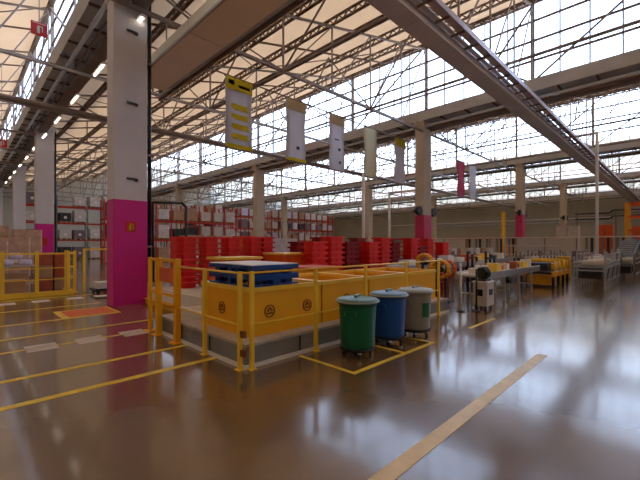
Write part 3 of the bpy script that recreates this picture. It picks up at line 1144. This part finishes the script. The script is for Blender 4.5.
# ------------------------------------------------------------------ yellow safety fence on the west side
t = thing('safety_fence', 'yellow tubular safety fence around the packing area, left of the pink column', 'fence', (0, 14, 0))
for (x, y) in ((.97, 0), (1.77, 0), (2.57, 0), (2.8, .3), (2.8, 1.6)):
    MB().box(x - .045, x + .045, y - .045, y + .045, 0, 1.38).box(x - .09, x + .09, y - .09, y + .09, 0, .015).build('post', M['yellow'], t)
for z, w in ((1.3, .05), (.85, .03), (.5, .03)):
    MB().bar((.97, 0, z), (2.57, 0, z), w).bar((2.8, .3, z), (2.8, 1.6, z), w).bar((2.57, 0, z), (2.8, .3, z), w).build('rail', M['yellow'], t)
MB().box(.3, 2.62, -.12, -.05, .0, .14).build('kick_rail', M['yellow'], t)
MB().box(2.62, 2.69, -.12, .6, 0.0, .14).build('kick_rail', M['yellow'], t)
MB().bar((.97, 0, 1.3), (-1.0, 0, 1.3), .05).bar((-1, 0, 0), (-1, 0, 1.36), .08).build('rail', M['yellow'], t)
t = thing('gate', 'narrow pale yellow gate frame beside the yellow fence', 'gate', (3.05, 14.2, 0))
MB().bar((0, 0, 0), (0, 0, 1.45), .07).build('upright', M['yellow'], t)
MB().bar((.75, 0, 0), (.75, 0, 1.45), .07).build('upright', M['yellow'], t)
MB().bar((0, 0, 1.42), (.75, 0, 1.42), .06).build('crossbar', M['yellow'], t)
t = thing('machine_guard', 'solid yellow machine guard just left of the pink column', 'panel', (3.95, 14.3, 0))
MB().box(0, .75, 0, .05, .12, .98).build('sheet', M['yellow2'], t)
MB().bar((.03, .025, 0), (.03, .025, 1.1), .06).build('post', M['yellow'], t)
MB().bar((.72, .025, 0), (.72, .025, 1.1), .06).build('post', M['yellow'], t)
t = thing('platform_trolley', 'low black platform trolley with a white stack, between fence and pink column', 'trolley', (3.12, 13.1, 0))
MB().box(0, .95, 0, .75, .1, .17).build('bed', M['black'], t)
for x in (.1, .85):
    for y in (.1, .65):
        MB().bar((x, y - .02, .05), (x, y + .02, .05), .1, .1, 12).build('wheel', M['rubber'], t)
tag(MB().cbox(0, .55, 0, .5, 0, .2, .02).build('carton', M['white'], None, (3.2, 13.2, .172)), 'flat white carton lying on the black platform trolley', 'carton')
tag(MB().cbox(0, .28, 0, .5, 0, .34, .02).build('carton', M['panel'], None, (3.77, 13.2, .172)), 'grey carton standing on the black platform trolley', 'carton')

# packing table, bags and cartons behind the fence
t = thing('packing_table', 'steel packing table behind the yellow fence', 'table', (.9, 15.0, 0))
MB().box(0, 1.0, 0, .8, .86, .9).build('tabletop', M['steelw'], t)
MB().box(.05, .95, .05, .75, .3, .34).build('shelf', M['steelw'], t)
for x in (.04, .96):
    for y in (.04, .76):
        MB().box(x - .025, x + .025, y - .025, y + .025, 0, .86).build('leg', M['steel'], t)


def sack(x, y, z, m, label, sx=.22, sy=.16, sz=.1, group=None, name='bag'):
    mb = MB()
    for j in range(7):
        pass
    prof = [(.55, 0), (.92, .12), (1.0, .5), (.93, .88), (.6, 1.0)]
    i, n = 0, 10
    for r, h in prof:
        for k in range(n):
            a = 2 * PI * (k + .5) / n
            ca, sa = math.cos(a), math.sin(a)
            q = 1 / max(abs(ca), abs(sa)) * .85
            mb.v.append((sx * r * ca * q, sy * r * sa * q, sz * 2 * h + random.uniform(-.006, .006) * (0 < h < 1)))
    for j in range(4):
        for k in range(n):
            mb.f.append((j * n + k, j * n + (k + 1) % n, (j + 1) * n + (k + 1) % n, (j + 1) * n + k)); mb.sm.append(True)
    mb.f.append(tuple(reversed(range(n)))); mb.sm.append(False)
    mb.f.append(tuple(range(4 * n, 5 * n))); mb.sm.append(True)
    return tag(mb.build(name, M[m], None, (x, y, z)), label, 'bag', group)


M['redbox'] = mat('red_brown_carton', (170, 84, 60), 0.7, var=0.2, scale=5)
gp = 'film bags on the packing table'
sack(1.15, 15.3, .902, 'lilac', 'lilac white film bag at the west end of the packing table', group=gp)
sack(1.62, 15.3, .902, 'lilac', 'lilac white film bag at the east end of the packing table', group=gp)
sack(1.38, 15.35, 1.11, 'lilac', 'lilac white film bag on top of the other two bags', group=gp)


def carton(x, y, z, sx, sy, sz, m, label, group=None, rz=0.0):
    t = thing('carton', label, 'carton', (x, y, z), rz, group)
    MB().cbox(-sx / 2, sx / 2, -sy / 2, sy / 2, 0, sz, .006).build('body', M[m], t)
    MB().box(-sx / 2 - .002, sx / 2 + .002, -.03, .03, sz, sz + .003).build('tape', M['wood'], t)
    return t


wh = 'at the fence post'
z0s = [0, .42, .84]
for j, (x, where) in enumerate(((2.2, 'first pile behind the fence'), (2.72, 'second pile behind the fence'))):
    for i in range(3):
        carton(x, 15.98 + .05 * j, .001 + i * .423, .46, .5, .42, ('redbox', 'card', 'redbox')[(i + j) % 3], '%s carton %s of the %s' % (('red-brown', 'tan', 'red-brown')[(i + j) % 3], ('at the bottom', 'in the middle', 'on top')[i], where), 'cartons piled behind the fence')
carton(1.2, 14.6, .001, .7, .45, .5, 'card', 'wide tan carton on the floor right behind the fence rails')
carton(1.4, 15.35, .342, .6, .4, .3, 'card', 'tan carton on the lower shelf of the packing table')

# ------------------------------------------------------------------ machine lines on the east side
def conveyor(x, y, L, Wd, H_, label, belt='white', rz=0.0, step=1.3, side='steelw'):
    t = thing('belt_conveyor', label, 'conveyor', (x, y, 0), rz)
    MB().box(0, L, 0, .04, H_ - .16, H_ + .03).build('side_rail', M[side], t)
    MB().box(0, L, Wd - .04, Wd, H_ - .16, H_ + .03).build('side_rail', M[side], t)
    b = MB()
    n = 10
    pf = [(.06, H_ - .1), (.02, H_ - .05), (.06, H_), (L - .06, H_), (L - .02, H_ - .05), (L - .06, H_ - .1)]
    b.extr(pf, 'y', .045, Wd - .045).build('belt', M[belt], t)
    k = .25
    while k < L:
        for yy in (.02, Wd - .02):
            MB().box(k - .03, k + .03, yy - .03, yy + .03, 0, H_ - .16).lathe([(.05, 0), (.05, .03)], (k, yy, 0), 8).build('leg', M[side], t)
        MB().box(k - .02, k + .02, .05, Wd - .05, .25, .29).build('cross_brace', M[side], t)
        k += step
    MB().bar((L * .35, -.12, H_ - .25), (L * .35, .1, H_ - .25), .2, .2, 12).build('drive_motor', M['dark'], t)
    return t


conveyor(9.5, 3.62, 5.1, .75, .82, 'pale belt conveyor starting at the grey control cabinet', 'white')
conveyor(9.2, 5.6, 9.0, .8, .95, 'longer stainless conveyor parallel behind the pale belt conveyor', 'panel')
conveyor(16.2, 9.0, 10.0, .8, 1.0, 'rear stainless conveyor farthest from the bins', 'steelw')
gp = 'packets on the pale belt conveyor'
pk = [('white', 'white'), ('white', 'white'), ('yellow', 'yellow'), ('orange', 'orange-red'), ('white', 'white'), ('redbox', 'red-brown'), ('dark', 'dark'), ('yellow', 'yellow'), ('white', 'white')]
for i, (m, nm) in enumerate(pk):
    carton(9.85 + i * .52, 3.95 + .08 * math.sin(i * 2.3), .822, .34, .3, .13 + .05 * (i % 3), m, '%s packet, %s from the cabinet end of the pale belt' % (nm, ORD[i]), gp, rz=.2 * math.sin(i * 1.7))
gp = 'packets on the longer conveyor'
for i in range(10):
    m, nm = pk[(i * 4 + 1) % 9]
    carton(9.8 + i * .85, 6.0, .952, .45, .36, .16 + .08 * (i % 2), m, '%s packet, %s from the near end of the longer conveyor' % (nm, ORD[i]), gp, rz=.15 * math.sin(i))
gp = 'cartons on the rear conveyor'
for i in range(9):
    m, nm = (('wrap', 'white'), ('card', 'tan'), ('panel', 'grey'))[i % 3]
    carton(16.6 + i * 1.1, 9.4, 1.002, .6, .45, .35, m, '%s carton, %s from the near end of the rear conveyor' % (nm, ORD[i]), gp)

# grey control cabinet with its motor
t = thing('control_cabinet', 'grey control cabinet with a black screen standing at the conveyor head', 'cabinet', (9.0, 3.35, 0))
MB().cbox(0, .46, 0, .34, .1, .66, .012).build('body', M['panel'], t)
MB().box(-.012, 0, .1, .24, .34, .5).build('screen', M['black'], t)
MB().box(.14, .34, -.012, 0, .36, .5).build('screen', M['black'], t)
MB().box(-.02, .48, -.02, .36, .66, .69).build('top_cap', M['white'], t)
for x in (.05, .41):
    for y in (.05, .29):
        MB().box(x - .02, x + .02, y - .02, y + .02, 0, .1).build('foot', M['dark'], t)
t = thing('motor_unit', 'black motor unit sitting on the grey control cabinet', 'motor', (9.2, 3.52, .692))
MB().box(-.16, .16, -.12, .12, 0, .05).build('base', M['dark'], t)
MB().bar((-.14, 0, .19), (.14, 0, .19), .27, .27, 14).build('housing', M['black'], t)
for x in (-.08, -.02, .04, .1):
    MB().bar((x - .008, 0, .19), (x + .008, 0, .19), .31, .31, 14).build('fin', M['dark'], t)

# yellow reels and hoses beside the platform end
def reel(x, y, label, z=1.0, m='yellow2'):
    t = thing('hose_reel', label, 'hose reel', (x, y, 0))
    MB().box(-.03, .03, -.03, .03, 0, z).box(-.16, .16, -.16, .16, 0, .03).build('stand', M['dark'], t)
    mb = MB()
    for k in range(5):
        R_ = .22 - .012 * (k % 2)
        pts = [(.05 + .03 * k, R_ * math.cos(a * PI / 7), z + R_ * math.sin(a * PI / 7)) for a in range(15)]
        mb.tube(pts, .03, 6)
    mb.build('hose', M[m], t)
    MB().bar((.03, 0, z), (.22, 0, z), .16, .16, 12).build('drum', M['dark'], t)
    return t


reel(8.75, 4.45, 'yellow hose reel on a stand at the platform end', .95)
reel(9.0, 5.05, 'second yellow hose reel on a taller stand behind the first', 1.1)
reel(9.75, 4.75, 'orange hose reel beside the conveyor head', .9, 'orange')
for i, (x, y, h, m, nm) in enumerate(((8.45, 3.75, 1.15, 'white', 'thin white post nearest the grey bin'), (8.75, 3.5, 1.0, 'black', 'thin black post between the white post and control cabinet'), (8.42, 4.35, 1.35, 'black', 'tall thin black post at the platform end'))):
    t = thing('slim_post', nm, 'post', (x, y, 0))
    MB().tube([(0, 0, 0), (0, 0, h)], .022).build('tube', M[m], t)
    MB().lathe([(.1, 0), (.1, .015), (.03, .03)], n=12).build('foot', M['dark'], t)
t = thing('crate_cart', 'small white step box with a pink lid at the platform end', 'box', (8.42, 4.9, 0))
MB().cbox(0, .6, 0, .6, .0, .42, .02).build('body', M['white'], t)
MB().box(-.02, .62, -.02, .62, .42, .46).build('lid', M['bpink'], t)

# yellow sorting machine
t = thing('sorting_machine', 'low yellow machine with dark rollers in the middle of the machine line', 'machine', (15.0, 3.3, 0))
MB().box(0, 2.4, 0, .06, .42, .6).build('side_beam', M['yellow2'], t)
MB().box(0, 2.4, 1.04, 1.1, .42, .6).build('side_beam', M['yellow2'], t)
for k in range(8):
    MB().bar((.15 + k * .3, .06, .56), (.15 + k * .3, 1.04, .56), .11, .11, 10).build('roller', M['dark'], t)
for x in (.1, .85, 1.6, 2.3):
    for y in (.03, 1.07):
        MB().box(x - .04, x + .04, y - .04, y + .04, 0, .42).build('leg', M['dark'], t)
for k, x in enumerate((.2, .9, 1.6, 2.2)):
    MB().tube([(x, .0, .6), (x, .0, 1.0 - .06 * (k % 2)), (x, 1.1, 1.0 - .06 * (k % 2)), (x, 1.1, .6)], .03).build('hoop', M['yellow'], t)
MB().cbox(.25, .85, .25, .85, .63, .9, .04).build('drive_box', M['dark'], t)
MB().cbox(1.15, 1.6, .2, .8, .63, .85, .04).build('drive_box', M['yellow2'], t)
MB().cbox(.3, 2.1, .15, .95, .1, .4, .04).build('belly_pan', M['yellow2'], t)
# steel frame line
def frame_line(x, y, L, Wd, Hh, n, label, m='steelw'):
    t = thing('roller_machine', label, 'machine', (x, y, 0))
    for k in range(n + 1):
        xx = L * k / n
        for yy in (0, Wd):
            MB().box(xx - .03, xx + .03, yy - .03, yy + .03, 0, Hh - .1 * (k % 3)).build('upright', M[m], t)
        MB().box(xx - .02, xx + .02, .03, Wd - .03, Hh * .55, Hh * .55 + .05).build('cross_bar', M[m], t)
    for z in (.3, .75, Hh - .25):
        for yy in (-.035, Wd + .035):
            MB().box(0, L, yy - .015, yy + .015, z, z + .06).build('rail', M[m], t)
    for k in range(n):
        if k % 2 == 0:
            MB().bar((L * k / n, -.04, .33), (L * (k + 1) / n, -.04, .78), .03).build('brace', M['dark'], t)
            MB().cbox(L * k / n + .1, L * (k + 1) / n - .1, .1, Wd - .1, .36, .74, .03).build('drive_box', M['dark'], t)
        else:
            MB().bar((L * (k + .5) / n, .1, .85), (L * (k + .5) / n, Wd - .1, .85), .3, .3, 12).build('roller', M['panel'], t)
    return t


frame_line(15.9, 1.95, 3.6, .9, 1.15, 6, 'stainless machine frame with dark drive boxes in front of the yellow machine')
frame_line(20.2, 2.5, 5.2, 1.0, 1.35, 7, 'longer stainless machine frame farther along the line')
t = thing('sloped_conveyor', 'dark sloped conveyor machine at the far right of the line', 'conveyor', (25.7, 2.0, 0))
MB().extr([(0, .5), (5.2, 1.6), (5.2, 1.85), (0, .75)], 'y', 0, .9).build('body', M['dark'], t)
MB().extr([(0, .77), (5.2, 1.87), (5.2, 1.92), (0, .82)], 'y', .1, .8).build('belt', M['rubber'], t)
for k in range(9):
    x = .3 + k * .55
    MB().box(x, x + .06, .12, .78, .82 + x * .2115, .9 + x * .2115).build('cleat', M['steelw'], t)
for x, h in ((.2, .55), (1.8, .85), (3.4, 1.2), (5.0, 1.55)):
    for y in (.05, .85):
        MB().box(x - .04, x + .04, y - .04, y + .04, 0, h).build('leg', M['steelw'], t)
for k in range(3):
    MB().cbox(.6 + k * 1.5, 1.5 + k * 1.5, .15, .75, .05, .4, .03).build('drive_box', M['steelw'], t)

# partition of grey panels behind the machine line
t = thing('partition_screen', 'long chest-high grey partition with a pale top rail behind the machines', 'partition', (31.5, 1.5, 0))
LP = 16.0
MB().box(-.05, .05, 0, LP, 2.06, 2.14).build('top_rail', M['white'], t)
MB().box(-.04, .04, 0, LP, .45, .5).build('bottom_rail', M['steel'], t)
for k in range(9):
    y = k * 2.0
    MB().box(-.045, .045, y - .04, y + .04, 0, 2.06).build('post', M['steel'], t)
for k in range(8):
    y = k * 2.0
    if k in (2, 3, 6, 7):
        block('panel', -.02, .02, y + .06, y + 1.94, .52, 2.04, M['panel'], t)
    else:
        for j in range(6):
            block('slat', -.02, .02, y + .12 + j * .3, y + .28 + j * .3, .52, 2.04, (M['panel'], M['dark'], M['steel'])[(j + k) % 3], t)

frame_line(18.6, 4.6, 5.0, 1.0, 1.3, 8, 'stainless machine frame behind the yellow machine', 'steel')
frame_line(15.6, 7.3, 5.0, .8, 1.25, 8, 'steel machine frame between the two long conveyors', 'steel')
frame_line(24.0, 6.5, 6.0, 1.2, 1.7, 8, 'tall steel machine frame just before the grey partition', 'steelw')
conveyor(13.2, 4.75, 4.2, .6, .75, 'short grey belt conveyor feeding the yellow machine', 'plum')
frame_line(20.0, 1.5, 2.6, .55, 1.2, 5, 'narrow steel machine frame nearest the aisle beyond the drive boxes', 'steel')
frame_line(12.4, 4.65, 0.75, .6, 1.35, 2, 'short tall steel frame at the start of the grey feed belt', 'dark')
gp = 'totes beside the machine line'
for i, (x, y, h, m, nm) in enumerate(((23.1, 1.95, .6, 'wrap', 'white'), (23.95, 1.5, .9, 'dark', 'dark grey'), (18.0, 4.1, .9, 'wrap', 'white tall'), (25.1, 4.3, 1.2, 'plum', 'plum grey'), (20.6, 4.1, 1.0, 'yellow2', 'yellow'))):
    carton(x, y, .001, .55, .5, h, m, '%s tote standing on the floor by the steel machines' % nm, gp)
# tall things between the line and the grey end wall
t = thing('lift_mast', 'slender bright yellow lift mast beside the pink-red based far column', 'mast', (36.5, 12.1, 0))
MB().box(-.3, -.16, -.1, .1, 0, 4.6).build('rail', M['yellow'], t)
MB().box(.16, .3, -.1, .1, 0, 4.6).build('rail', M['yellow'], t)
for z in (.5, 2.0, 3.5, 4.5):
    MB().box(-.16, .16, -.06, .06, z, z + .12).build('crossbar', M['yellow2'], t)
MB().cbox(-.5, .5, -.9, -.1, .1, 1.6, .1).build('carriage', M['yellow2'], t)
MB().bar((-.6, -.5, .25), (.6, -.5, .25), .5, .5, 12).build('axle', M['rubber'], t)
t = thing('orange_cabinet', 'tall orange cabinet in front of the far grey wall', 'cabinet', (41.0, 4.5, 0))
MB().cbox(0, .7, 0, 1.2, 0.1, 3.3, .03).build('body', M['orange'], t)
MB().box(-.02, 0, .58, .62, .2, 3.2).build('door_gap', M['dark'], t)
MB().box(.05, .65, .05, 1.15, 0, .1).build('plinth', M['dark'], t)
t = thing('white_cabinet', 'pale tall cabinet left of the orange cabinet', 'cabinet', (41.0, 7.0, 0))
MB().cbox(0, .7, 0, 1.8, 0.1, 3.3, .03).build('body', M['wrap'], t)
MB().box(-.02, 0, .88, .92, .2, 3.2).build('door_gap', M['dark'], t)
MB().box(.05, .65, .05, 1.75, 0, .1).build('plinth', M['dark'], t)
t = thing('portal_frame', 'yellow and orange portal lifting frame at the right edge', 'frame', (38.0, 1.6, 0))
for (x, y) in ((0, 0), (0, 1.7), (1.6, 0), (1.6, 1.7)):
    MB().box(x - .12, x + .12, y - .12, y + .12, 0, 4.9).build('upright', M['yellow2'], t)
for z in (2.6, 3.7, 4.75):
    MB().box(-.08, .08, .12, 1.58, z, z + .16).build('crossbar', M['orange'], t)
    MB().box(1.52, 1.68, .12, 1.58, z, z + .16).build('crossbar', M['orange'], t)
MB().cbox(.2, 1.4, .3, 1.4, 1.9, 3.0, .05).build('lifting_head', M['orange'], t)
MB().box(.7, .9, .7, .9, 3.0, 4.8).build('ram', M['steelw'], t)
for z, r, m, nm in ((5.6, .09, 'white_pipe', 'upper pale pipe running along the far grey wall'), (5.0, .09, 'gutter', 'lower grey pipe running along the far grey wall')):
    t = thing('wall_pipe', nm, 'pipe', (X1 - .25, 0, z))
    MB().tube([(0, 2, 0), (0, 46, 0)], r).build('tube', M[m], t)
    for k in range(12):
        MB().box(-.05, .25, 3 + k * 3.8, 3.1 + k * 3.8, -.14, -.09).build('bracket', M['dark'], t)
t = thing('pipe_rack', 'dark bundle of pipework high in front of the far grey wall at the right', 'pipes', (45.0, 2.5, 0))
for k in range(3):
    MB().tube([(0, .1, 4.3 + k * .28), (0, 2.4, 4.3 + k * .28), (.6, 2.8, 4.1 + k * .28), (.6, 5.6, 4.15 + k * .28)], .08).build('pipe', M[('dark', 'steel', 'dark')[k]], t)
for y in (.3, 2.2, 5.4):
    MB().box(-.05 + (.6 if y > 3 else 0), .05 + (.6 if y > 3 else 0), y - .05, y + .05, 0, 5.0).build('stanchion', M['steel'], t)
# a dark red beam in front of the wall, seen behind the column
t = thing('wall_rail', 'long dark red rail along the foot of the far grey wall', 'rail', (X1 - .4, 0, 0))
MB().box(-.08, .08, 12, 46, 2.5, 2.8).build('beam', M['beamred'], t)
for k in range(9):
    MB().box(-.06, .06, 12.5 + k * 4.1, 12.62 + k * 4.1, 0, 2.5).build('post', M['beamred'], t)
